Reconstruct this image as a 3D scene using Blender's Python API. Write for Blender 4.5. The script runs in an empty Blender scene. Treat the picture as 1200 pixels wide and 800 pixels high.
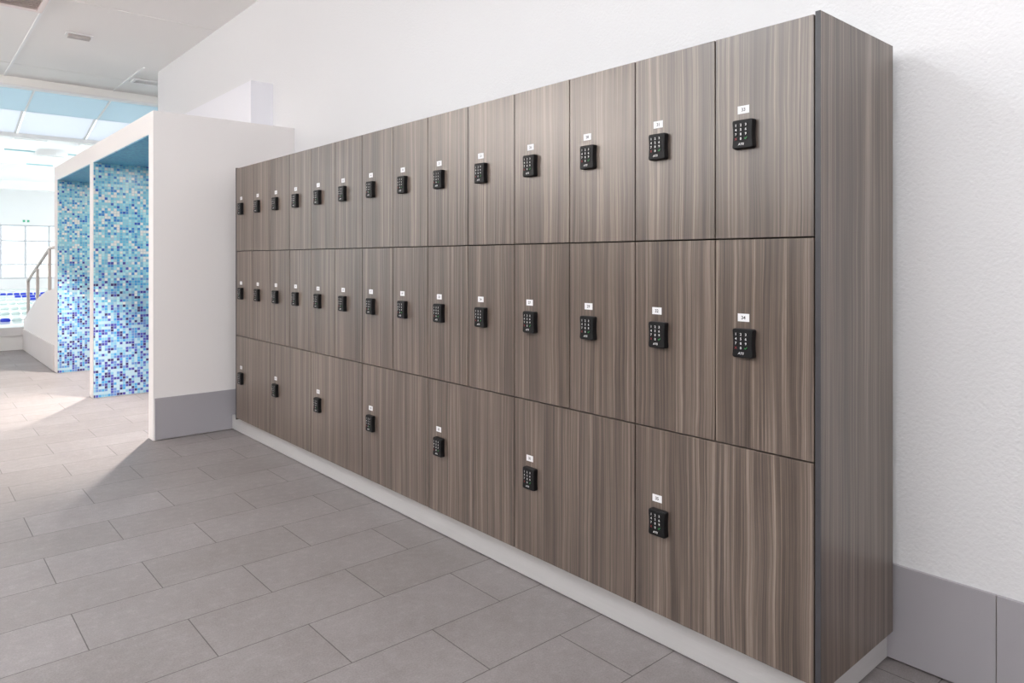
import bpy, bmesh, math, random
from mathutils import Vector, Matrix
random.seed(4)
C = bpy.context.scene.collection
SC = bpy.context.scene
H = 1.25                       # eye height; the room is measured from the floor up

# ------------------------------------------------------------------ camera
cam = bpy.data.cameras.new('camera')
cam.lens = 826.5 / 1200 * 36
cam.sensor_width = 36
cam.shift_y = -(400 - 304.19) / 1200
cam.clip_start = 0.05
co = bpy.data.objects.new('camera', cam)
C.objects.link(co)
co.location = (0, 0, H)
co.rotation_euler = (math.radians(90), 0, -0.7177)
SC.camera = co
SC.view_settings.view_transform = 'Standard'
SC.view_settings.look = 'None'
SC.view_settings.exposure = 0.12
SC.view_settings.gamma = 1.0
SC.view_settings.use_curve_mapping = False
SC.cycles.max_bounces = 10
SC.cycles.diffuse_bounces = 6
SC.cycles.caustics_reflective = False
SC.cycles.caustics_refractive = False
SC.cycles.sample_clamp_indirect = 6.0
SC.cycles.use_denoising = True

# ------------------------------------------------------------------ colour helpers
def lin(r, g, b):
    f = lambda c: c / 255 / 12.92 if c <= 10.3 else ((c / 255 + 0.055) / 1.055) ** 2.4
    return (f(r), f(g), f(b), 1)

class NT:
    """small wrapper for building node materials"""
    def __init__(s, name):
        s.m = bpy.data.materials.new(name)
        s.m.use_nodes = True
        s.t = s.m.node_tree
        s.b = s.t.nodes['Principled BSDF']
    def n(s, typ, **kw):
        nd = s.t.nodes.new(typ)
        for k, v in kw.items():
            if hasattr(nd, k): setattr(nd, k, v)
            else: nd.inputs[k].default_value = v
        return nd
    def l(s, a, b): s.t.links.new(a, b)
    def math(s, op, a, b=None, c=None, clamp=False):
        nd = s.t.nodes.new('ShaderNodeMath'); nd.operation = op; nd.use_clamp = clamp
        for i, v in enumerate((a, b, c)):
            if v is None: continue
            if isinstance(v, (int, float)): nd.inputs[i].default_value = v
            else: s.l(v, nd.inputs[i])
        return nd.outputs[0]
    def mix(s, fac, a, b, blend='MIX'):
        nd = s.t.nodes.new('ShaderNodeMix'); nd.data_type = 'RGBA'; nd.blend_type = blend
        for sock, v in ((nd.inputs['Factor'], fac), (nd.inputs['A'], a), (nd.inputs['B'], b)):
            if isinstance(v, (int, float, tuple)): sock.default_value = v
            else: s.l(v, sock)
        return nd.outputs['Result']
    def ramp(s, fac, stops, const=False):
        nd = s.t.nodes.new('ShaderNodeValToRGB')
        e = nd.color_ramp.elements
        while len(e) > 1: e.remove(e[-1])
        e[0].position, e[0].color = stops[0]
        for p, c in stops[1:]:
            x = e.new(p); x.color = c
        if const: nd.color_ramp.interpolation = 'CONSTANT'
        s.l(fac, nd.inputs[0])
        return nd.outputs[0]
    def xyz(s, kind='Object'):
        tc = s.t.nodes.new('ShaderNodeTexCoord')
        sp = s.t.nodes.new('ShaderNodeSeparateXYZ')
        s.l(tc.outputs[kind], sp.inputs[0])
        return tc.outputs[kind], sp.outputs
    def comb(s, x, y, z):
        nd = s.t.nodes.new('ShaderNodeCombineXYZ')
        for i, v in enumerate((x, y, z)):
            if isinstance(v, (int, float)): nd.inputs[i].default_value = v
            else: s.l(v, nd.inputs[i])
        return nd.outputs[0]
    def noise(s, vec, scale, detail=2, rough=0.5):
        nd = s.n('ShaderNodeTexNoise'); nd.inputs['Scale'].default_value = scale
        nd.inputs['Detail'].default_value = detail; nd.inputs['Roughness'].default_value = rough
        s.l(vec, nd.inputs['Vector'])
        return nd.outputs['Fac']
    def bump(s, h, strength, dist):
        nd = s.n('ShaderNodeBump'); nd.inputs['Strength'].default_value = strength
        nd.inputs['Distance'].default_value = dist
        s.l(h, nd.inputs['Height']); s.l(nd.outputs[0], s.b.inputs['Normal'])

def plain(name, rgb, rough=0.5, metal=0.0, spec=0.5, mottle=0.0, scale=20):
    t = NT(name)
    t.b.inputs['Roughness'].default_value = rough
    t.b.inputs['Metallic'].default_value = metal
    t.b.inputs['Specular IOR Level'].default_value = spec
    c = lin(*rgb)
    if mottle:
        v, _ = t.xyz()
        f = t.noise(v, scale, 4)
        t.l(t.mix(f, tuple(x * (1 - mottle) for x in c[:3]) + (1,), tuple(min(1, x * (1 + mottle)) for x in c[:3]) + (1,)), t.b.inputs['Base Color'])
    else:
        t.b.inputs['Base Color'].default_value = c
    return t.m

def paint(name, rgb, scale, strength, dist):
    t = NT(name)
    v, _ = t.xyz()
    t.b.inputs['Base Color'].default_value = lin(*rgb)
    t.b.inputs['Roughness'].default_value = 0.7
    t.b.inputs['Specular IOR Level'].default_value = 0.25
    f = t.noise(v, scale, 3, 0.55)
    t.bump(f, strength, dist)
    return t.m

def wood(name):
    t = NT(name)
    v, o = t.xyz()
    oi = t.n('ShaderNodeObjectInfo')
    u = t.math('ADD', o[0], o[1])
    u = t.math('ADD', u, t.math('MULTIPLY', oi.outputs['Random'], 7.0))
    z = t.math('ADD', o[2], t.math('MULTIPLY', oi.outputs['Random'], 3.1))
    # slow wander of the grain, giving the flame figure
    w1 = t.noise(t.comb(t.math('MULTIPLY', u, 7.0), 0.0, t.math('MULTIPLY', z, 2.2)), 1.0, 3, 0.5)
    uu = t.math('ADD', u, t.math('MULTIPLY', t.math('SUBTRACT', w1, 0.5), 0.022))
    broad = t.noise(t.comb(t.math('MULTIPLY', uu, 24.0), 1.0, t.math('MULTIPLY', z, 0.4)), 1.0, 2, 0.5)
    mid = t.noise(t.comb(t.math('MULTIPLY', uu, 110.0), 4.0, t.math('MULTIPLY', z, 0.6)), 1.0, 2, 0.55)
    fine = t.noise(t.comb(t.math('MULTIPLY', uu, 330.0), 9.0, t.math('MULTIPLY', z, 1.6)), 1.0, 2, 0.6)
    pore = t.noise(t.comb(t.math('MULTIPLY', uu, 460.0), 2.0, t.math('MULTIPLY', z, 18.0)), 1.0, 1, 0.5)
    f = t.math('ADD', t.math('MULTIPLY', broad, 0.32), t.math('MULTIPLY', mid, 0.38))
    f = t.math('ADD', f, t.math('MULTIPLY', fine, 0.30))
    col = t.ramp(f, [(0.34, lin(38, 30, 24)), (0.43, lin(68, 56, 47)), (0.52, lin(98, 84, 74)), (0.61, lin(140, 126, 114))])
    tint = t.noise(t.comb(t.math('MULTIPLY', uu, 14.0), 7.0, t.math('MULTIPLY', z, 0.3)), 1.0, 1)
    col = t.mix(t.math('MULTIPLY', tint, 0.26), col, lin(106, 98, 96))
    dark = t.math('MULTIPLY', t.math('GREATER_THAN', pore, 0.63), 0.22)
    col = t.mix(dark, col, lin(78, 66, 60))
    t.l(col, t.b.inputs['Base Color'])
    t.b.inputs['Roughness'].default_value = 0.31
    t.b.inputs['Specular IOR Level'].default_value = 0.85
    t.bump(fine, 0.12, 0.0004)
    return t.m

def floor_tiles(name):
    t = NT(name)
    v, o = t.xyz()
    x = t.math('ADD', o[0], 0.435 + 12.0)
    y = t.math('ADD', o[1], -1.3575 + 40 * 0.30826)
    br = t.n('ShaderNodeTexBrick', offset=0.5, offset_frequency=2, squash=1.0, squash_frequency=2)
    t.l(t.comb(x, y, 0.0), br.inputs['Vector'])
    for k, val in (('Scale', 1.0), ('Mortar Size', 0.0019), ('Mortar Smooth', 0.25), ('Bias', 0.0), ('Brick Width', 0.6), ('Row Height', 0.30826)):
        br.inputs[k].default_value = val
    br.inputs['Color1'].default_value = lin(127, 121, 120)
    br.inputs['Color2'].default_value = lin(136, 130, 130)
    br.inputs['Mortar'].default_value = lin(76, 71, 69)
    cloud = t.noise(v, 3.2, 5, 0.6)
    grit = t.noise(v, 170, 4, 0.75)
    streak = t.noise(v, 26, 5, 0.7)
    c = t.mix(0.55, br.outputs['Color'], t.ramp(cloud, [(0.3, (0.44, 0.43, 0.43, 1)), (0.7, (0.60, 0.60, 0.61, 1))]), 'OVERLAY')
    c = t.mix(0.5, c, t.ramp(grit, [(0.32, (0.34, 0.34, 0.34, 1)), (0.68, (0.66, 0.66, 0.66, 1))]), 'OVERLAY')
    c = t.mix(0.5, c, t.ramp(streak, [(0.34, (0.42, 0.42, 0.42, 1)), (0.55, (0.50, 0.50, 0.50, 1)), (0.72, (0.66, 0.66, 0.67, 1))]), 'OVERLAY')
    t.l(c, t.b.inputs['Base Color'])
    t.b.inputs['Roughness'].default_value = 0.48
    t.b.inputs['Specular IOR Level'].default_value = 0.4
    h = t.math('ADD', t.math('MULTIPLY', grit, 0.12), t.math('SUBTRACT', 1.0, br.outputs['Fac']))
    t.bump(h, 0.35, 0.0015)
    return t.m

def mosaic(name, axes, ceiling=False):
    """glass mosaic of 24.5 mm pitch; the mix of tints runs from teal at the top to violet at the floor"""
    t = NT(name)
    v, o = t.xyz()
    P = 0.0245
    a = t.math('DIVIDE', t.math('ADD', o[axes[0]], 50.0), P)
    b = t.math('DIVIDE', t.math('ADD', o[axes[1]], 50.0), P)
    ia, ib = t.math('FLOOR', a), t.math('FLOOR', b)
    fa, fb = t.math('FRACT', a), t.math('FRACT', b)
    wn = t.n('ShaderNodeTexWhiteNoise'); wn.noise_dimensions = '3D'
    t.l(t.comb(ia, ib, 1.0), wn.inputs['Vector'])
    wn2 = t.n('ShaderNodeTexWhiteNoise'); wn2.noise_dimensions = '3D'
    t.l(t.comb(ia, ib, 7.0), wn2.inputs['Vector'])
    teal = [(0.0, lin(172, 212, 214)), (0.2, lin(136, 194, 206)), (0.38, lin(104, 176, 202)), (0.55, lin(84, 156, 194)),
            (0.64, lin(222, 216, 208)), (0.79, lin(150, 206, 216)), (0.89, lin(54, 122, 186)), (0.965, lin(30, 78, 164))]
    violet = [(0.0, lin(160, 188, 200)), (0.30, lin(116, 168, 196)), (0.50, lin(92, 126, 182)), (0.62, lin(70, 74, 160)),
              (0.73, lin(60, 50, 136)), (0.82, lin(48, 27, 88)), (0.91, lin(62, 142, 194))]
    if ceiling:
        col = t.ramp(wn.outputs['Value'], [(0.0, lin(86, 160, 190)), (0.3, lin(70, 144, 182)), (0.6, lin(96, 168, 192)), (0.85, lin(52, 118, 170))], True)
    else:
        cA = t.ramp(wn.outputs['Value'], teal, True)
        cB = t.ramp(wn.outputs['Value'], violet, True)
        hgt = t.n('ShaderNodeMapRange'); hgt.interpolation_type = 'SMOOTHSTEP'
        t.l(o[2], hgt.inputs['Value'])
        hgt.inputs['From Min'].default_value = 0.35; hgt.inputs['From Max'].default_value = 1.65
        hgt.inputs['To Min'].default_value = 1.15; hgt.inputs['To Max'].default_value = -0.05
        pick = t.math('LESS_THAN', wn2.outputs['Value'], hgt.outputs[0])
        col = t.mix(pick, cA, cB)
    g = 0.055
    inside = t.math('MULTIPLY', t.math('MULTIPLY', t.math('GREATER_THAN', fa, g), t.math('LESS_THAN', fa, 1 - g)),
                    t.math('MULTIPLY', t.math('GREATER_THAN', fb, g), t.math('LESS_THAN', fb, 1 - g)))
    grout = lin(120, 165, 185) if ceiling else lin(166, 182, 190)
    t.l(t.mix(inside, grout, col), t.b.inputs['Base Color'])
    t.b.inputs['Roughness'].default_value = 0.28
    t.bump(inside, 0.4, 0.001)
    return t.m

def translucent(name, rgb, share):
    t = NT(name)
    t.b.inputs['Base Color'].default_value = lin(*rgb)
    t.b.inputs['Roughness'].default_value = 0.35
    tr = t.n('ShaderNodeBsdfTranslucent'); tr.inputs['Color'].default_value = lin(*rgb)
    mx = t.n('ShaderNodeMixShader'); mx.inputs[0].default_value = share
    t.l(t.b.outputs[0], mx.inputs[1]); t.l(tr.outputs[0], mx.inputs[2])
    t.l(mx.outputs[0], t.t.nodes['Material Output'].inputs['Surface'])
    return t.m

def emitter(name, rgb, strength):
    t = NT(name)
    t.b.inputs['Base Color'].default_value = lin(*rgb)
    t.b.inputs['Emission Color'].default_value = lin(*rgb)
    t.b.inputs['Emission Strength'].default_value = strength
    return t.m

def glass(name):
    t = NT(name)
    tr = t.n('ShaderNodeBsdfTransparent'); tr.inputs['Color'].default_value = (0.96, 0.985, 0.98, 1)
    gl = t.n('ShaderNodeBsdfGlossy'); gl.inputs['Roughness'].default_value = 0.02
    fr = t.n('ShaderNodeFresnel'); fr.inputs['IOR'].default_value = 1.45
    mx = t.n('ShaderNodeMixShader')
    t.l(fr.outputs[0], mx.inputs[0]); t.l(tr.outputs[0], mx.inputs[1]); t.l(gl.outputs[0], mx.inputs[2])
    t.l(mx.outputs[0], t.t.nodes['Material Output'].inputs['Surface'])
    return t.m

def water(name):
    t = NT(name)
    v, _ = t.xyz()
    t.b.inputs['Base Color'].default_value = lin(240, 249, 249)
    t.b.inputs['Roughness'].default_value = 0.12
    t.b.inputs['IOR'].default_value = 1.33
    t.bump(t.noise(v, 2.2, 3), 0.25, 0.03)
    return t.m

def brushed(name, rgb, rough, metal):
    t = NT(name)
    v, o = t.xyz()
    f = t.noise(t.comb(t.math('MULTIPLY', o[0], 2.0), t.math('MULTIPLY', o[1], 2.0), t.math('MULTIPLY', o[2], 120.0)), 1.0, 3)
    c = lin(*rgb)
    t.l(t.mix(f, tuple(k * 0.94 for k in c[:3]) + (1,), tuple(min(1, k * 1.05) for k in c[:3]) + (1,)), t.b.inputs['Base Color'])
    t.b.inputs['Roughness'].default_value = rough
    t.b.inputs['Metallic'].default_value = metal
    return t.m

M = dict(
    wall=paint('white textured wall paint', (227, 227, 229), 95, 0.55, 0.004),
    smooth=paint('white smooth plaster', (234, 230, 229), 40, 0.08, 0.002),
    ceil=paint('white ceiling paint', (243, 241, 239), 60, 0.05, 0.002),
    skirt=plain('grey skirting laminate', (166, 163, 168), 0.38, mottle=0.02, scale=3),
    skirt_pale=plain('pale grey skirting tile', (212, 206, 205), 0.4, mottle=0.03, scale=3),
    joint=plain('skirting joint filler', (168, 156, 146), 0.7),
    wood=wood('taupe wood grain laminate'),
    carcass=plain('charcoal carcass board', (26, 25, 26), 0.7),
    edge=plain('anthracite edging', (62, 61, 65), 0.45),
    plinth=brushed('silver grey plinth laminate', (188, 186, 186), 0.42, 0.1),
    black=plain('black lock plastic', (17, 16, 18), 0.5, spec=0.25),
    button=plain('black lock button', (14, 13, 15), 0.5, spec=0.25),
    legend=plain('white lock printing', (214, 212, 212), 0.5),
    red=plain('red lock printing', (142, 44, 48), 0.5),
    green=plain('green lock printing', (44, 138, 70), 0.5),
    plate=plain('white number plate', (226, 226, 228), 0.5),
    ink=plain('black number ink', (44, 44, 48), 0.6),
    floor=floor_tiles('grey stone floor tile'),
    mos_y=mosaic('blue glass mosaic', (0, 2)),
    mos_x=mosaic('blue glass mosaic back', (1, 2)),
    mos_c=mosaic('blue glass mosaic ceiling', (0, 1), True),
    steel=plain('brushed steel', (206, 196, 190), 0.36, metal=0.35, mottle=0.03),
    tbar=plain('white ceiling bar', (242, 242, 242), 0.5),
    vent=plain('taupe grille', (240, 230, 227), 0.6),
    dark=plain('dark recess', (186, 180, 177), 0.7),
    cream=plain('cream beam paint', (252, 251, 248), 0.6),
    hall=plain('white hall paint', (250, 250, 250), 0.6, mottle=0.01),
    raft=plain('white raft', (252, 252, 252), 0.6),
    teal=plain('teal raft edging', (176, 212, 218), 0.6),
    pane_blue=translucent('pale blue rooflight pane', (205, 221, 228), 0.44),
    pane_white=translucent('white rooflight pane', (242, 245, 250), 0.43),
    lavender=paint('cool white duct boxing', (234, 234, 240), 40, 0.05, 0.002),
    glass=glass('clear window glass'),
    mull=plain('light grey window bar', (212, 214, 218), 0.5),
    water=water('pool water'),
    basin=plain('white basin tile', (244, 250, 250), 0.4),
    kerb=plain('pale pool kerb tile', (240, 239, 237), 0.5, mottle=0.02, scale=4),
    coping=plain('grey pool coping', (214, 212, 211), 0.5, mottle=0.02, scale=4),
    rope_blue=plain('blue lane float', (44, 66, 206), 0.4),
    rope_cyan=plain('pale cyan lane float', (222, 238, 236), 0.4),
    exit_green=emitter('green exit sign', (88, 170, 138), 0.25),
    frosted=emitter('added frosted light panel', (251, 250, 248), 2.8),  # glow of the unseen fill panel added opposite the lockers
    frosted_back=emitter('added frosted light panel behind', (250, 250, 252), 3.8),  # glow of the unseen fill panel added behind the viewer
    lens=emitter('warm downlight lens', (255, 236, 214), 4.0),
)

# ------------------------------------------------------------------ mesh helpers
def add_box(bm, x0, x1, y0, y1, z0, z1, mi=0):
    vs = [bm.verts.new(p) for p in ((x0, y0, z0), (x1, y0, z0), (x1, y1, z0), (x0, y1, z0), (x0, y0, z1), (x1, y0, z1), (x1, y1, z1), (x0, y1, z1))]
    fs = []
    for q in ((0, 3, 2, 1), (4, 5, 6, 7), (0, 1, 5, 4), (1, 2, 6, 5), (2, 3, 7, 6), (3, 0, 4, 7)):
        f = bm.faces.new([vs[i] for i in q]); f.material_index = mi; fs.append(f)
    return vs, fs

def box_bm(*a, bevel=0.0, seg=2):
    bm = bmesh.new()
    add_box(bm, *a)
    if bevel: bmesh.ops.bevel(bm, geom=bm.edges[:], offset=bevel, segments=seg, profile=0.6, affect='EDGES')
    return bm

def add_prism(bm, pts, axis, a, b, mi=0):
    """extrude a 2-D outline along an axis from a to b (axis 0: pts are (y, z); 1: (x, z); 2: (x, y))"""
    def P(p, w):
        return {0: (w, p[0], p[1]), 1: (p[0], w, p[1]), 2: (p[0], p[1], w)}[axis]
    A = [bm.verts.new(P(p, a)) for p in pts]; B = [bm.verts.new(P(p, b)) for p in pts]
    n = len(pts)
    for f in [A, B] + [[A[i], A[(i + 1) % n], B[(i + 1) % n], B[i]] for i in range(n)]:
        bm.faces.new(f).material_index = mi
    bmesh.ops.recalc_face_normals(bm, faces=bm.faces[:])

def add_tube(bm, pts, r, seg=12, mi=0):
    """round bar along a polyline"""
    pts = [Vector(p) for p in pts]
    rings = []
    for i, p in enumerate(pts):
        d = ((pts[i] - pts[i - 1]).normalized() if i else Vector()) + ((pts[i + 1] - pts[i]).normalized() if i < len(pts) - 1 else Vector())
        d.normalize()
        up = Vector((1, 0, 0)) if abs(d.x) < 0.9 else Vector((0, 0, 1))
        a = d.cross(up).normalized(); b = d.cross(a).normalized()
        rings.append([bm.verts.new(p + r * (math.cos(k * 2 * math.pi / seg) * a + math.sin(k * 2 * math.pi / seg) * b)) for k in range(seg)])
    for i in range(len(rings) - 1):
        for k in range(seg):
            f = bm.faces.new([rings[i][k], rings[i][(k + 1) % seg], rings[i + 1][(k + 1) % seg], rings[i + 1][k]]); f.smooth = True; f.material_index = mi
    bm.faces.new(rings[0]).material_index = mi; bm.faces.new(rings[-1]).material_index = mi
    bmesh.ops.recalc_face_normals(bm, faces=bm.faces[:])

def mesh_of(name, bm, mats):
    me = bpy.data.meshes.new(name)
    bm.to_mesh(me); bm.free()
    for m in (mats if isinstance(mats, (list, tuple)) else [mats]): me.materials.append(m)
    return me

def obj(name, bm, mats, parent=None, loc=None):
    me = bm if isinstance(bm, bpy.types.Mesh) else mesh_of(name, bm, mats)
    o = bpy.data.objects.new(name, me); C.objects.link(o)
    if parent: o.parent = parent
    if loc: o.location = loc
    return o

def tag(o, label, cat, group=None):
    o['label'] = label; o['category'] = cat
    if group: o['group'] = group
    return o

def thing(name, label, cat, loc=(0, 0, 0), group=None):
    o = bpy.data.objects.new(name, None); C.objects.link(o); o.location = loc
    o.empty_display_size = 0.1
    return tag(o, label, cat, group)

def struct(name, bm, mats, label=None, cat=None):
    o = obj(name, bm, mats)
    o['kind'] = 'structure'
    o['label'] = label; o['category'] = cat
    return o

_txt = {}
def text_geo(s):
    """outline of printed characters, centred, one unit of cap height: (verts, faces)"""
    if s in _txt: return _txt[s]
    cu = bpy.data.curves.new('text', 'FONT'); cu.body = s; cu.resolution_u = 3; cu.offset = 0.022
    o = bpy.data.objects.new('text', cu); C.objects.link(o)
    dg = bpy.context.evaluated_depsgraph_get(); dg.update()
    me = o.evaluated_get(dg).to_mesh()
    vs = [v.co.copy() for v in me.vertices]; fs = [list(p.vertices) for p in me.polygons]
    bpy.data.objects.remove(o); bpy.data.curves.remove(cu)
    x0, x1 = min(v.x for v in vs), max(v.x for v in vs); y0, y1 = min(v.y for v in vs), max(v.y for v in vs)
    k = 1 / (y1 - y0)
    _txt[s] = ([((v.x - (x0 + x1) / 2) * k, (v.y - (y0 + y1) / 2) * k) for v in vs], fs)
    return _txt[s]

def add_text(bm, s, y, z, x, cap, mi, shear=0.0, wide=1.0):
    """print characters on a face that looks along -X (reading left to right goes along -Y)"""
    vs, fs = text_geo(s)
    V = [bm.verts.new((x, y - (a * wide + shear * b) * cap, z + b * cap)) for a, b in vs]
    for f in fs:
        try: g = bm.faces.new([V[i] for i in f])
        except ValueError: continue
        g.normal_update()
        if g.normal.x > 0: g.normal_flip()
        g.material_index = mi

# ------------------------------------------------------------------ the room
WX = 2.355                     # face of the white wall behind the lockers
LB = 2.3035                    # back of the lockers
KS = WX / 2.3035
ZC = H + 2.19 * KS                  # ceiling
BX = 1.335                     # front face of the shower block
EY = 5.292                     # end wall beside the lockers

struct('floor', box_bm(-8, 9, -3.2, 11.87, -0.2, 0), M['floor'], 'grey stone floor tiles laid in half bond', 'floor')
bm = bmesh.new(); add_box(bm, WX, WX + 0.22, -3.2, 8.93 * KS, 0, ZC)
struct('wall_right', bm, M['wall'], 'white textured wall behind the lockers', 'wall')
bm = bmesh.new()
add_box(bm, -3.5, -3.3, -3.2, 9.2, 0, 1.95); add_box(bm, -3.5, -3.3, -3.2, 9.2, 3.20, ZC)
add_box(bm, -3.5, -3.3, -3.2, -2.6, 1.95, 3.20); add_box(bm, -3.5, -3.3, 6.0, 9.2, 1.95, 3.20)
struct('wall_left', bm, M['smooth'], 'white wall opposite the lockers', 'wall')
struct('shade_panel_left', box_bm(-3.3, -3.26, -3.2, 9.0, 0, 1.9), M['wood'], 'dark wood shade panel added on the lower part of the wall opposite the lockers', 'shade panel')  # added out of view to darken light and reflections on the lower doors
bm = bmesh.new()
add_box(bm, -3.5, WX, -3.4, -3.2, 0, 1.95); add_box(bm, -3.5, WX, -3.4, -3.2, 3.20, ZC)
add_box(bm, -3.5, -2.8, -3.4, -3.2, 1.95, 3.20); add_box(bm, 1.9, WX, -3.4, -3.2, 1.95, 3.20)
struct('shade_panel_back', box_bm(-3.26, WX, -3.2, -3.16, 0, 1.9), M['wood'], 'dark wood shade panel added on the lower part of the wall behind the viewer', 'shade panel')  # added out of view to cut low light on the end panel
struct('wall_back', bm, M['smooth'], 'white wall behind the viewer', 'wall')
struct('ceiling', box_bm(-8, 9, -3.4, 10.28 * KS, ZC, ZC + 0.2), M['ceil'], 'white panelled ceiling over the locker passage', 'ceiling')
# high glowing panels added for fill light and door reflections: opposite the lockers and behind the viewer
bm = bmesh.new(); add_box(bm, -3.42, -3.40, -2.6, 6.0, 1.95, 3.20)
struct('light_panel_left', bm, M['frosted'], 'high frosted light panel added opposite the lockers', 'window')
bm = bmesh.new(); add_box(bm, -2.8, 1.9, -3.32, -3.30, 1.95, 3.20)
struct('light_panel_back', bm, M['frosted_back'], 'high frosted light panel added behind the viewer', 'window')
bm = bmesh.new()
for k in range(9): add_box(bm, -3.40, -3.34, -2.6 + 1.075 * k - 0.025, -2.6 + 1.075 * k + 0.025, 1.95, 3.20)
for k in range(5): add_box(bm, -2.8 + 1.175 * k - 0.025, -2.8 + 1.175 * k + 0.025, -3.30, -3.24, 1.95, 3.20)
struct('light_panel_bars', bm, M['tbar'], 'white bars across the added light panels', 'light panel trim')
# ceiling joint bars, following the panel grid
bm = bmesh.new()
for x, ya in ((-0.18, -3.2), (0.99, -3.2), (2.168, 9.0)): add_box(bm, x - 0.012, x + 0.012, ya, 10.26 * KS, ZC - 0.008, ZC)
struct('trim_1', bm, M['tbar'], 'thin white bars between ceiling panels', 'ceiling trim')
bm = bmesh.new()
for y in (2.0, 4.5, 7.10, 9.80): add_box(bm, -3.3, WX, y - 0.008, y + 0.008, ZC - 0.003, ZC)
struct('trim_2', bm, M['ceil'], 'fine cross joints between ceiling panels', 'ceiling trim')
# downstand at the ceiling's end, with the slim white frame under it
bm = bmesh.new()
add_box(bm, -8, 2.24, 10.28 * KS, 10.40 * KS, H + 2.098 * KS, ZC + 0.2); add_box(bm, 2.24, 9, 10.30 * KS, 10.40 * KS, H + 2.098 * KS, ZC + 0.2)
struct('trim_3', bm, M['cream'], 'cream downstand along the end of the ceiling', 'ceiling trim')
struct('trim_4', box_bm(-8, 9, 10.27 * KS, 10.42 * KS, H + 2.078 * KS, H + 2.098 * KS), M['tbar'], 'slim white frame under the cream downstand', 'ceiling trim')

# skirting on the white wall and on the end wall
bm = bmesh.new()
for a, b in ((-3.2, -1.862), (-1.859, -0.6335), (-0.631, 0.6005), (0.6030, EY)): add_box(bm, WX - 0.012, WX, a, b, 0.006, 0.300)
add_box(bm, WX - 0.006, WX, -3.2, EY, 0.004, 0.298, 1)
o = struct('baseboard_right', bm, [M['skirt'], M['joint']], 'grey skirting panels along the white wall', 'skirting')
bm = bmesh.new()
add_box(bm, BX + 0.008, 1.893, EY - 0.012, EY, 0.006, 0.292); add_box(bm, 1.896, WX - 0.012, EY - 0.012, EY, 0.006, 0.292)
add_box(bm, BX + 0.01, WX - 0.012, EY - 0.006, EY, 0.004, 0.290, 1)
struct('baseboard_end', bm, [M['skirt'], M['joint']], 'grey skirting panel on the end wall beside the lockers', 'skirting')

# ------------------------------------------------------------------ shower block
BT, OT = H + 1.03, H + 0.88     # block top, opening head
bm = bmesh.new()
add_box(bm, BX, WX, EY, 5.407, 0, OT)
add_box(bm, BX, WX, 7.268, 7.408, 0, OT)
add_box(bm, BX, WX, 9.145, 9.33, 0, OT)
add_box(bm, BX, WX, EY, 9.33, OT, BT)
add_box(bm, WX - 0.02, WX, 5.407, 9.145, 0, OT)
struct('wall_shower', bm, M['smooth'], 'white shower block with two open cubicles', 'wall')
for k, (a, b) in enumerate(((5.407, 7.268), (7.408, 9.145))):
    bm = bmesh.new()
    add_box(bm, BX + 0.004, WX - 0.028, b - 0.008, b, 0.002, OT - 0.008)
    add_box(bm, BX + 0.004, WX - 0.028, a, a + 0.008, 0.002, OT - 0.008)
    struct('wall_mosaic', bm, M['mos_y'], 'blue mosaic side walls of the %s shower cubicle' % ('nearer', 'farther')[k], 'tiled wall')
    struct('wall_mosaic_back', box_bm(WX - 0.028, WX - 0.02, a, b, 0.002, OT - 0.008), M['mos_x'], 'blue mosaic back wall of the %s shower cubicle' % ('nearer', 'farther')[k], 'tiled wall')
    struct('ceiling_mosaic', box_bm(BX + 0.003, WX - 0.02, a, b, OT - 0.008, OT), M['mos_c'], 'blue mosaic ceiling of the %s shower cubicle' % ('nearer', 'farther')[k], 'tiled ceiling')
    # recessed downlight
    cy = (a + b) / 2
    t = thing('downlight', 'round warm downlight in the ceiling of the %s shower cubicle' % ('nearer', 'farther')[k], 'lamp', (1.84, cy, OT - 0.008), 'shower downlights')
    bm = bmesh.new()
    prof = [(0.030, 0.0), (0.034, -0.006), (0.048, -0.006), (0.052, 0.0)]
    rings = [[bm.verts.new((r * math.cos(i * math.pi / 12), r * math.sin(i * math.pi / 12), z)) for i in range(24)] for r, z in prof]
    for j in range(3):
        for i in range(24): bm.faces.new([rings[j][i], rings[j][(i + 1) % 24], rings[j + 1][(i + 1) % 24], rings[j + 1][i]]).smooth = True
    bmesh.ops.recalc_face_normals(bm, faces=bm.faces[:])
    obj('ring', bm, M['steel'], t)
    bm = bmesh.new(); bmesh.ops.create_circle(bm, cap_ends=True, segments=24, radius=0.031)
    for v in bm.verts: v.co.z = -0.001
    obj('lens', bm, M['lens'], t)
    sp = bpy.data.lights.new('downlight beam', 'SPOT'); sp.energy = 400; sp.color = (1.0, 0.90, 0.80)
    sp.spot_size = math.radians(84); sp.spot_blend = 0.5; sp.shadow_soft_size = 0.025
    sd = bpy.data.lights.new('downlight spill', 'AREA'); sd.shape = 'DISK'; sd.size = 0.06; sd.energy = 8; sd.color = (1.0, 0.93, 0.86)
    so = bpy.data.objects.new('downlight_spill', sd); C.objects.link(so); so.location = (1.84, cy, OT - 0.018)
    so = bpy.data.objects.new('downlight_beam', sp); C.objects.link(so); so.location = (1.84, cy, OT - 0.03)
    so.rotation_euler = Vector((-1.0, -0.08, -2.1)).to_track_quat('-Z', 'Y').to_euler()
# boxed duct lying on the block, against the wall
struct('duct_boxing', box_bm(2.170, WX, 5.712, 9.0, BT, H + 1.457), M['lavender'], 'cool white duct boxing on top of the shower block', 'duct boxing')

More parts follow.
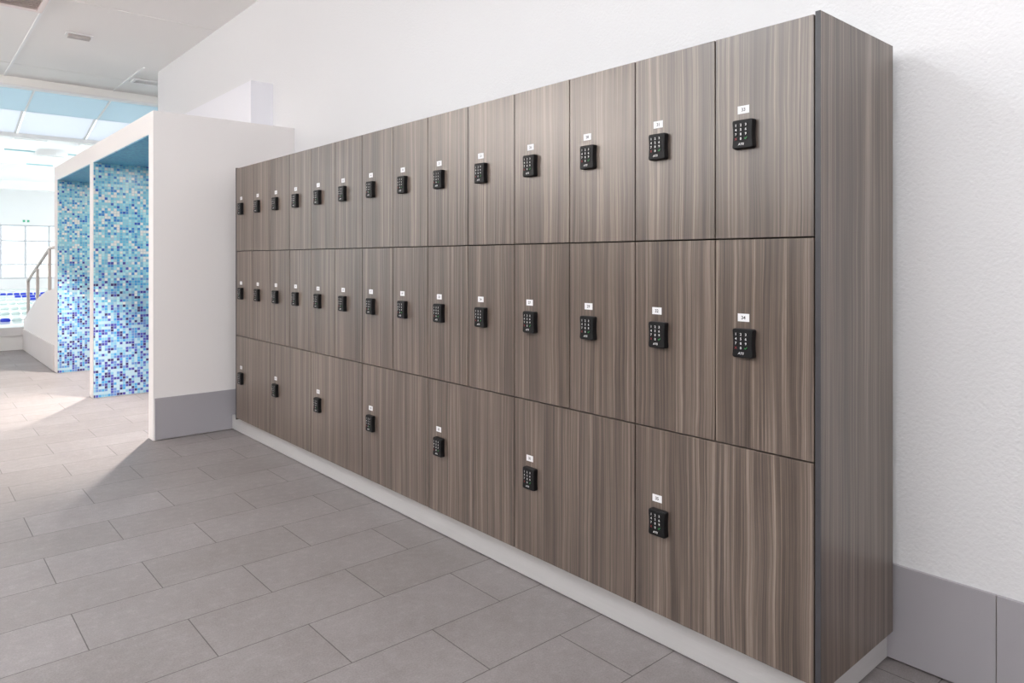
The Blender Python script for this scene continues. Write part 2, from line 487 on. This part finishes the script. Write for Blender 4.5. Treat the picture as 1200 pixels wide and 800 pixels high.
# ------------------------------------------------------------------ ceiling fittings
t = thing('ceiling_vent', 'taupe air grille in the ceiling at the top left corner of the view', 'vent', (0.63 * KS, 7.14 * KS, ZC))
bm = bmesh.new()
for a in ((-0.34, 0.34, 0.205, 0.245), (-0.34, 0.34, -0.245, -0.205), (-0.34, -0.30, -0.205, 0.205), (0.30, 0.34, -0.205, 0.205)): add_box(bm, *a, -0.03, 0)
obj('frame', bm, M['vent'], t)
for k in range(9):
    y = -0.18 + k * 0.045
    bm = bmesh.new(); add_prism(bm, [(y, -0.024), (y + 0.026, -0.006), (y + 0.030, -0.006), (y + 0.004, -0.024)], 0, -0.30, 0.30)
    obj('slat', bm, M['vent'], t)
obj('backing', box_bm(-0.30, 0.30, -0.205, 0.205, -0.003, 0), M['dark'], t)
t = thing('ceiling_emergency_light', 'small white rectangular fitting alone on the ceiling panel', 'lamp', (1.34 * KS, 7.95 * KS, ZC))
ang = 0.0
bm = box_bm(-0.115, 0.115, -0.06, 0.06, -0.012, 0, bevel=0.004); obj('base', bm, M['tbar'], t)
bm = box_bm(-0.098, 0.098, -0.045, 0.045, -0.040, -0.012, bevel=0.008); obj('cover', bm, M['dark'], t)
t = thing('slot_diffuser', 'white framed air slot in the ceiling beside the end of the white wall', 'vent', (2.50 * KS, 9.48 * KS, ZC))
bm = bmesh.new()
for a in ((-0.35, 0.35, 0.075, 0.10), (-0.35, 0.35, -0.10, -0.075), (-0.35, -0.325, -0.075, 0.075), (0.325, 0.35, -0.075, 0.075)): add_box(bm, *a, -0.022, 0)
obj('frame', bm, M['tbar'], t)
obj('slot', box_bm(-0.325, 0.325, -0.075, 0.075, -0.004, 0), M['dark'], t)
obj('blade', box_bm(-0.325, 0.325, -0.01, 0.01, -0.018, -0.004), M['tbar'], t)

# ------------------------------------------------------------------ lockers
DX = 1.827                      # face of the doors
DT = 0.018                      # door thickness
Y0 = 0.878                      # near edge of the nearest door
CW = 0.300                      # one column
ROWS = ((1.310, 1.901), (0.712, 1.310), (0.120, 0.712))
_mesh = {}
def door_mesh(w, h):
    k = ('door', w, round(h, 4))
    if k not in _mesh:
        g = 0.0020
        _mesh[k] = mesh_of('door', box_bm(0, DT, g, w - g, g, h - g, bevel=0.0008, seg=1), M['wood'])
    return _mesh[k]
def body_mesh(w, h):
    k = ('body', w, round(h, 4))
    if k not in _mesh:
        bm = bmesh.new(); D = LB - DX - 0.002; e = 0.0003; f = DT + 0.002; s = 0.016
        add_box(bm, f, D, e, s, e, h - e); add_box(bm, f, D, w - s, w - e, e, h - e)
        add_box(bm, f, D, s, w - s, e, s); add_box(bm, f, D, s, w - s, h - s, h - e)
        add_box(bm, D - 0.006, D, s, w - s, s, h - s)
        _mesh[k] = mesh_of('body', bm, M['carcass'])
    return _mesh[k]
def lock_mesh():
    if 'lock' not in _mesh:
        bm = bmesh.new()
        W, Hh, n = 0.0325, 0.0410, 8
        out = []
        def side(sgn):
            r = []
            for i in range(n + 1):
                z = -Hh + 0.006 + (2 * Hh - 0.012) * i / n
                s = (z / Hh)
                r.append((sgn * (W - 0.0022 * max(0, 1 - (s / 0.8) ** 2)), z))
            return r if sgn > 0 else r[::-1]
        R = 0.006
        def corner(cx, cz, a0):
            return [(cx + R * math.cos(a0 + k * math.pi / 8), cz + R * math.sin(a0 + k * math.pi / 8)) for k in range(1, 4)]
        out = side(1) + corner(W - R, Hh - R, 0) + [(W - R, Hh), (-W + R, Hh)] + corner(-W + R, Hh - R, math.pi / 2) + side(-1) \
            + corner(-W + R, -Hh + R, math.pi) + [(-W + R, -Hh), (W - R, -Hh)] + corner(W - R, -Hh + R, 1.5 * math.pi)
        layers = [(0.0, 1.0, 0.0), (-0.012, 1.0, 0.0), (-0.0175, 0.985, 0.0), (-0.0195, 0.93, 0.0)]
        rings = [[bm.verts.new((x, p[0] * k, p[1] * k)) for p in out] for x, k, _ in layers]
        m = len(out)
        for j in range(len(rings) - 1):
            for i in range(m):
                bm.faces.new([rings[j][i], rings[j][(i + 1) % m], rings[j + 1][(i + 1) % m], rings[j + 1][i]])
        bm.faces.new(rings[0]); bm.faces.new(rings[-1])
        bmesh.ops.recalc_face_normals(bm, faces=bm.faces[:])
        _mesh['lock'] = mesh_of('keypad_lock', bm, M['black'])
    return _mesh['lock']
KEYS = ['1', '2', '3', '4', '5', '6', '7', '8', '9', 'x', '0', 'ok']
def key_spot(i):
    return 0.019 - (i % 3) * 0.0155, 0.0255 - (i // 3) * 0.0129
def build_key(bm, i, y, z):
    x = -0.0195
    vs, fs = add_box(bm, x - 0.0014, x + 0.0005, y - 0.0058, y + 0.0058, z - 0.0050, z + 0.0050, 0)
    bmesh.ops.bevel(bm, geom=list({e for f in fs for e in f.edges}), offset=0.0007, segments=1, affect='EDGES')
    k = KEYS[i]; xf = x - 0.00155
    if k == 'x': add_text(bm, 'X', y, z, xf, 0.0066, 2, wide=1.1)
    elif k == 'ok':
        # tick
        pts = [(-0.0046, 0.0002), (-0.0032, 0.0014), (-0.0014, -0.0006), (0.0036, 0.0040), (0.0048, 0.0026), (-0.0014, -0.0034)]
        f = bm.faces.new([bm.verts.new((xf, y - a, z + b)) for a, b in pts]); f.material_index = 3; f.normal_update()
        if f.normal.x > 0: f.normal_flip()
    else: add_text(bm, k, y, z, xf, 0.0074, 1, wide=1.05)
KEYM = [M['button'], M['legend'], M['red'], M['green']]
def key_mesh(i):
    if ('key', i) not in _mesh:
        bm = bmesh.new(); build_key(bm, i, 0, 0); _mesh[('key', i)] = mesh_of('button', bm, KEYM)
    return _mesh[('key', i)]
def keys_mesh():
    if 'keys' not in _mesh:
        bm = bmesh.new()
        for i in range(12): build_key(bm, i, *key_spot(i))
        _mesh['keys'] = mesh_of('button_pad', bm, KEYM)
    return _mesh['keys']
def mark_mesh():
    if 'mark' not in _mesh:
        bm = bmesh.new(); add_text(bm, 'ATS', 0, 0, -0.0197, 0.0066, 0, shear=0.25, wide=1.15)
        _mesh['mark'] = mesh_of('maker_mark', bm, M['legend'])
    return _mesh['mark']

ORD = ['first', 'second', 'third', 'fourth', 'fifth', 'sixth', 'seventh', 'eighth', 'ninth', 'tenth', 'eleventh', 'twelfth', 'thirteenth', 'fourteenth']
rnd = random.Random(11)
def locker(num, col, row, wide):
    """col counts from the near end; a wide locker covers columns col and col+1 (col is the nearer)"""
    z0, z1 = ROWS[row]
    w = CW * (2 if wide else 1)
    if wide:
        lab = 'wide wood-look locker numbered %d, bottom row, %s from the dark-edged end panel' % (num, ORD[col // 2])
    else:
        lab = 'wood-look locker numbered %d, %s row, %s column from the dark-edged end panel' % (num, ('top', 'middle')[row], ORD[col])
    y = Y0 + CW * col
    t = thing('locker', lab, 'locker', (DX, y, z0), 'keypad lockers in the wood-look bank')
    obj('body', body_mesh(w, z1 - z0), None, t)['label'] = 'charcoal locker body behind the door'
    obj('door', door_mesh(w, z1 - z0), None, t)['label'] = 'taupe wood grain locker door'
    ky, kz = w - 0.100, (z1 - z0) / 2 + 0.0015
    lk = obj('keypad_lock', lock_mesh(), None, t, (0, ky, kz)); lk['label'] = 'black keypad lock'
    if col < 8:
        for i in range(12):
            a, b = key_spot(i)
            k = obj('button', key_mesh(i), None, lk, (0, a, b))
            k['label'] = 'red button' if i == 9 else 'green button' if i == 11 else 'black button with white figure'
    else:
        obj('button_pad', keys_mesh(), None, lk)
    obj('maker_mark', mark_mesh(), None, lk, (0, 0.0035, -0.0285))['label'] = 'small white slanted lettering'
    dy, dz = rnd.uniform(-0.003, 0.003) + 0.009, rnd.uniform(-0.002, 0.002) + 0.0735
    pl = obj('number_plate', box_bm(-0.0012, 0, -0.018, 0.018, -0.0112, 0.0112), M['plate'], t, (0, ky + dy, kz + dz))
    pl['label'] = 'white number plate'
    bm = bmesh.new(); add_text(bm, str(num), 0, 0, -0.0014, 0.0104, 0)
    obj('number', bm, M['ink'], pl)['label'] = 'number %d' % num
for k in range(7):
    c_near = (6 - k) * 2
    locker(5 * k + 1, c_near + 1, 0, False)
    locker(5 * k + 2, c_near + 1, 1, False)
    locker(5 * k + 3, c_near, 0, False)
    locker(5 * k + 4, c_near, 1, False)
    locker(5 * k + 5, c_near, 2, True)
YF = Y0 + 14 * CW
for y, lab in ((Y0 - 0.0165, 'tall taupe wood grain end panel with dark front edge, nearest the viewer'),
               (YF + 0.0025, 'taupe wood grain end panel at the far end of the lockers')):
    t = thing('end_panel', lab, 'panel', (DX, y, 0.110))
    D = LB - DX
    obj('board', box_bm(0.0012, D, 0, 0.014, 0, 1.795, bevel=0.0004, seg=1), M['wood'], t)
    obj('edge_strip', box_bm(-0.0006, 0.0012, 0, 0.014, 0, 1.795), M['edge'], t)['label'] = 'anthracite edging strip'
# plinth
t = thing('plinth', 'silver grey plinth under the wood-look lockers', 'plinth', (1.868, 0.893, 0))
obj('front_board', box_bm(0, 0.016, 0, EY - 0.012 - 0.893 - 0.002, 0.005, 0.108, bevel=0.001, seg=1), M['plinth'], t)
obj('side_board', box_bm(0.016, WX - 0.012 - 1.868 - 0.001, 0, 0.016, 0.005, 0.108, bevel=0.001, seg=1), M['plinth'], t)
obj('rear_board', box_bm(0.30, 0.316, 0.02, EY - 0.93, 0.0, 0.119), M['carcass'], t)

# ------------------------------------------------------------------ stair wall and handrail beyond the showers
prof = [(9.331, 0.0), (9.331, H - 0.325), (9.60, H - 0.347), (9.85, H - 0.372), (10.17, H - 0.412), (10.58, H - 0.488), (10.87, H - 0.557),
        (11.26, H - 0.668), (11.67, H - 0.782), (11.868, H - 0.838), (11.868, 0.0)]
bm = bmesh.new(); add_prism(bm, prof, 0, BX, BX + 0.16)
struct('wall_stair', bm, M['smooth'], 'low white stair wall with a sloping top beyond the showers', 'wall')
bm = bmesh.new()
for a, b in ((9.334, 10.55), (10.553, 11.868)): add_box(bm, BX - 0.012, BX, a, b, 0.005, 0.290)
struct('baseboard_stair', bm, M['skirt_pale'], 'pale grey skirting at the foot of the stair wall', 'skirting')
hx = BX + 0.045
t = thing('handrail', 'brushed steel handrail on the sloping white stair wall', 'handrail', (hx, 10.8, 0.5))
def post(y, za, zb):
    obj('post', box_bm(-0.018, 0.018, y - 10.8 - 0.018, y - 10.8 + 0.018, za - 0.5, zb - 0.5, bevel=0.005), M['steel'], t)
post(11.80, H - 0.83, H - 0.285); post(10.94, H - 0.58, H - 0.115); post(9.98, H - 0.40, H + 0.135)
bm = bmesh.new()
add_tube(bm, [(0, 11.80 - 10.8, H - 0.30 - 0.5), (0, 11.77 - 10.8, H - 0.276 - 0.5), (0, 10.00 - 10.8, H + 0.130 - 0.5), (0, 9.93 - 10.8, H + 0.142 - 0.5), (0, 9.336 - 10.8, H + 0.142 - 0.5)], 0.021)
obj('rail', bm, M['steel'], t)

# ------------------------------------------------------------------ pool hall
KY = 11.87
struct('pool_kerb', box_bm(-8, 9, KY, 12.45, 0, 0.195), M['kerb'], 'pale riser of the raised pool edge', 'pool edge')
struct('pool_coping', box_bm(-8, 9, KY - 0.02, 12.45, 0.195, 0.312, bevel=0.004), M['coping'], 'grey coping of the raised pool edge', 'pool edge')
struct('pool_deck', box_bm(-8, 9, KY + 0.03, 12.45, 0.312, 0.318), M['basin'], 'white tiled rim of the pool', 'pool edge')
bm = bmesh.new()
add_box(bm, -8, 9, 12.45, 26.2, -1.5, -1.4); add_box(bm, -8, 9, 26.2, 27.0, -1.5, 0.33); add_box(bm, -8, 9, 12.35, 12.45, -1.5, 0.0)
struct('pool_basin', bm, M['basin'], 'white tiled basin of the swimming pool', 'pool')
struct('pool_water', box_bm(-8, 9, 12.452, 26.198, 0.20, 0.295), M['water'], 'bright rippled water of the swimming pool', 'water')

def lane_rope(y, blue, label):
    t = thing('lane_rope', label, 'lane rope', (0, y, 0.315), 'lane ropes across the pool')
    bm = bmesh.new(); add_tube(bm, [(-7.9, 0, 0), (8.9, 0, 0)], 0.008, 6); obj('cable', bm, M['tbar'], t)
    for mat, ok in ((M['rope_blue'], True), (M['rope_cyan'], False)):
        bm = bmesh.new()
        x = -7.8
        while x < 8.8:
            if (blue[0] <= x <= blue[1]) == ok:
                ring = []
                for dx, r in ((0.0, 0.012), (0.012, 0.032), (0.065, 0.036), (0.118, 0.032), (0.13, 0.012)):
                    ring.append([bm.verts.new((x + dx, r * math.cos(k * math.pi / 4), r * math.sin(k * math.pi / 4))) for k in range(8)])
                for j in range(4):
                    for k in range(8): bm.faces.new([ring[j][k], ring[j][(k + 1) % 8], ring[j + 1][(k + 1) % 8], ring[j + 1][k]]).smooth = True
            x += 0.15
        bmesh.ops.recalc_face_normals(bm, faces=bm.faces[:])
        if len(bm.verts):
            o = obj('float', bm, mat, t); o['kind'] = 'stuff'; o['label'] = 'blue floats' if ok else 'pale cyan floats'
        else: bm.free()
lane_rope(13.32, (-9, 1.33), 'lane rope nearest the raised pool edge, blue then pale cyan floats')
lane_rope(14.90, (4, 9), 'second lane rope from the pool edge, pale cyan floats')
lane_rope(16.50, (2.05, 9), 'third lane rope from the pool edge, mostly pale cyan floats')
lane_rope(18.35, (2.42, 9), 'fourth lane rope from the pool edge, short blue stretch beside the handrail')
lane_rope(20.20, (2.28, 9), 'fifth lane rope from the pool edge, blue stretch starting left of the handrail')
lane_rope(21.65, (2.12, 9), 'sixth lane rope from the pool edge, long blue stretch')
lane_rope(23.30, (-9, 9), 'farthest lane rope, nearest the window wall, blue floats')

# window wall at the far end
FY = 27.0
bm = bmesh.new()
add_box(bm, -8, 9, FY, FY + 0.25, -0.2, H - 0.605); add_box(bm, -8, 9, FY, FY + 0.25, H + 1.10, H + 2.6)
struct('wall_far', bm, M['hall'], 'white wall above and below the far windows', 'wall')
fr = bmesh.new()
x = 2.452 - 0.64 * 16
xs = []
while x < 9: xs.append(x); x += 0.64
for x in xs: add_box(fr, x - 0.03, x + 0.03, FY + 0.06, FY + 0.14, H - 0.605, H + 1.10)
for z in (-0.58, -0.154, 0.595, 1.08): add_box(fr, -8, 9, FY + 0.07, FY + 0.13, H + z - 0.025, H + z + 0.025)
struct('window_1', fr, M['mull'], 'light grey bars of the far window wall', 'window')
struct('window_2', box_bm(-8, 9, FY + 0.095, FY + 0.105, H - 0.60, H + 1.09), M['glass'], 'clear glass of the far window wall', 'window')
t = thing('exit_sign', 'small pair of green exit signs over the far windows', 'sign', (3.10, FY - 0.005, H + 1.224))
obj('panel', box_bm(-0.14, 0.14, -0.02, 0.005, -0.05, 0.05, bevel=0.004), M['hall'], t)
for dx in (-0.056, 0.056):
    bm = bmesh.new()
    # little running figure: head, body, legs
    add_box(bm, dx - 0.032, dx + 0.032, -0.024, -0.0205, -0.034, 0.034)
    obj('pictogram', bm, M['exit_green'], t)['label'] = 'green pictogram field'

# hall walls and roof out of sight round the pool
struct('wall_hall_left', box_bm(-8.2, -8, 9.2, 27.2, -0.2, H + 2.6), M['hall'], 'white side wall of the pool hall', 'wall')
struct('wall_hall_right', box_bm(9, 9.2, -3.2, 27.2, -0.2, H + 2.6), M['hall'], 'white side wall of the pool hall beyond the showers', 'wall')
struct('wall_partition', box_bm(-8, -3.5, 9.0, 9.2, 0, ZC), M['hall'], 'white wall between passage and pool hall', 'wall')
ZH = H + 2.33
struct('ceiling_hall', box_bm(-8, 9, 12.53, 27.2, ZH, ZH + 0.2), M['hall'], 'white ceiling of the pool hall', 'ceiling')
# sloping rooflight between the two ceilings: blue panes, then white panes
sl = [(10.36 * KS, 2.158 * KS), (11.43 * KS, 1.990 * KS), (12.22 * KS, 1.802 * KS)]
def band(i, mat, name, lab):
    (ya, za), (yb, zb) = sl[i], sl[i + 1]
    bm = bmesh.new()
    for k in range(-11, 9):
        xa = 1.33 + 0.87 * k
        add_prism(bm, [(ya, H + za), (yb, H + zb), (yb, H + zb + 0.012), (ya, H + za + 0.012)], 0, xa + 0.011, xa + 0.859)
    struct(name, bm, mat, lab, 'window')
band(0, M['pane_blue'], 'window_3', 'pale blue panes of the sloping rooflight')
band(1, M['pane_white'], 'window_4', 'white panes of the sloping rooflight')
bm = bmesh.new()
for i in (0, 1):
    (ya, za), (yb, zb) = sl[i], sl[i + 1]
    for k in range(-11, 10):
        xa = 1.33 + 0.87 * k - (0.03 if i else 0)
        add_prism(bm, [(ya, H + za - 0.006), (yb, H + zb - 0.006), (yb, H + zb + 0.03), (ya, H + za + 0.03)], 0, xa - 0.012, xa + 0.012)
struct('trim_5', bm, M['tbar'], 'slim white bars of the sloping rooflight', 'trim')
bm = bmesh.new(); add_box(bm, -8, 9, 12.48, 12.60, H + 1.79, H + 1.90); add_box(bm, -8, 9, 12.52, 12.64, H + 1.90, ZH)
struct('trim_6', bm, M['cream'], 'cream beam under the foot of the rooflight', 'beam')
bm = bmesh.new()
add_box(bm, -8, 9, 20.9, 21.15, ZH - 0.22, ZH); add_box(bm, -8, 9, 25.2, 25.5, ZH - 0.26, ZH)
add_tube(bm, [(0.6, 18.9, ZH - 0.02), (1.95, 20.9, ZH - 0.20)], 0.03, 8)
struct('trim_7', bm, M['hall'], 'white beams under the pool hall ceiling', 'beam')
# ceiling rafts
place = {(16.75, 1.57): 'flat white ceiling raft over the pool, nearest row, left one', (16.75, 2.63): 'flat white ceiling raft over the pool, nearest row, beside the shower block',
         (19.0, 2.19): 'flat white ceiling raft over the pool, second row'}
for (y, x), lab in place.items():
    t = thing('ceiling_raft', lab, 'ceiling panel', (x, y, H + 2.15), 'white rafts over the pool')
    obj('panel', box_bm(0, 0.50, -1.5, -0.02, 0, 0.03), M['raft'], t)
    obj('edging', box_bm(0, 0.50, -0.02, 0.0, -0.025, 0.03), M['teal'], t)['label'] = 'teal grey edging'
    for dx in (0.06, 0.44):
        obj('hanger', box_bm(dx - 0.004, dx + 0.004, -0.8, -0.79, 0.03, ZH - H - 2.15), M['tbar'], t)

# ------------------------------------------------------------------ light
w = bpy.data.worlds.new('sky'); SC.world = w; w.use_nodes = True
bg = w.node_tree.nodes['Background']; bg.inputs[0].default_value = (0.93, 0.97, 1.0, 1); bg.inputs[1].default_value = 2.6
LC = (0.955, 1.0, 1.035)
def area(name, loc, sx, sy, energy, col=(1, 1, 1), up=False):
    li = bpy.data.lights.new(name, 'AREA'); li.shape = 'RECTANGLE'; li.size = sx; li.size_y = sy; li.energy = energy; li.color = col
    o = bpy.data.objects.new(name, li); C.objects.link(o); o.location = loc
    if up: o.rotation_euler = (math.pi, 0, 0)
    return o
for x, y, e in ((0.9, 0.12, 14), (-0.4, 1.2, 14), (-0.9, 3.0, 66)): area('ceiling_lamp', (x, y, ZC - 0.03), 0.6, 0.6, e, LC)
area('fill_uplight', (-3.1, 1.0, 2.75), 0.2, 8.0, 60, LC, True)  # fill added to brighten the ceiling, no fitting known there
area('fill_uplight', (-3.1, 7.4, 2.75), 0.2, 3.2, 195, (1.05, 1.0, 0.95), True)  # warmer fill added for the far ceiling and wall
area('hall_fill_up', (-4.5, 17.0, 2.0), 1.0, 9.0, 195, (1, 0.965, 0.96), True)  # unseen fill added to brighten the hall ceiling
area('hall_fill_up', (6.5, 19.0, 2.0), 1.0, 12.0, 195, (1, 0.965, 0.96), True)  # second unseen hall fill, on the right side
area('hall_fill_down', (-2.0, 19.0, ZH - 0.03), 3.0, 12.0, 170, (1, 0.97, 0.97))  # broad downward fill added to keep the pool hall bright
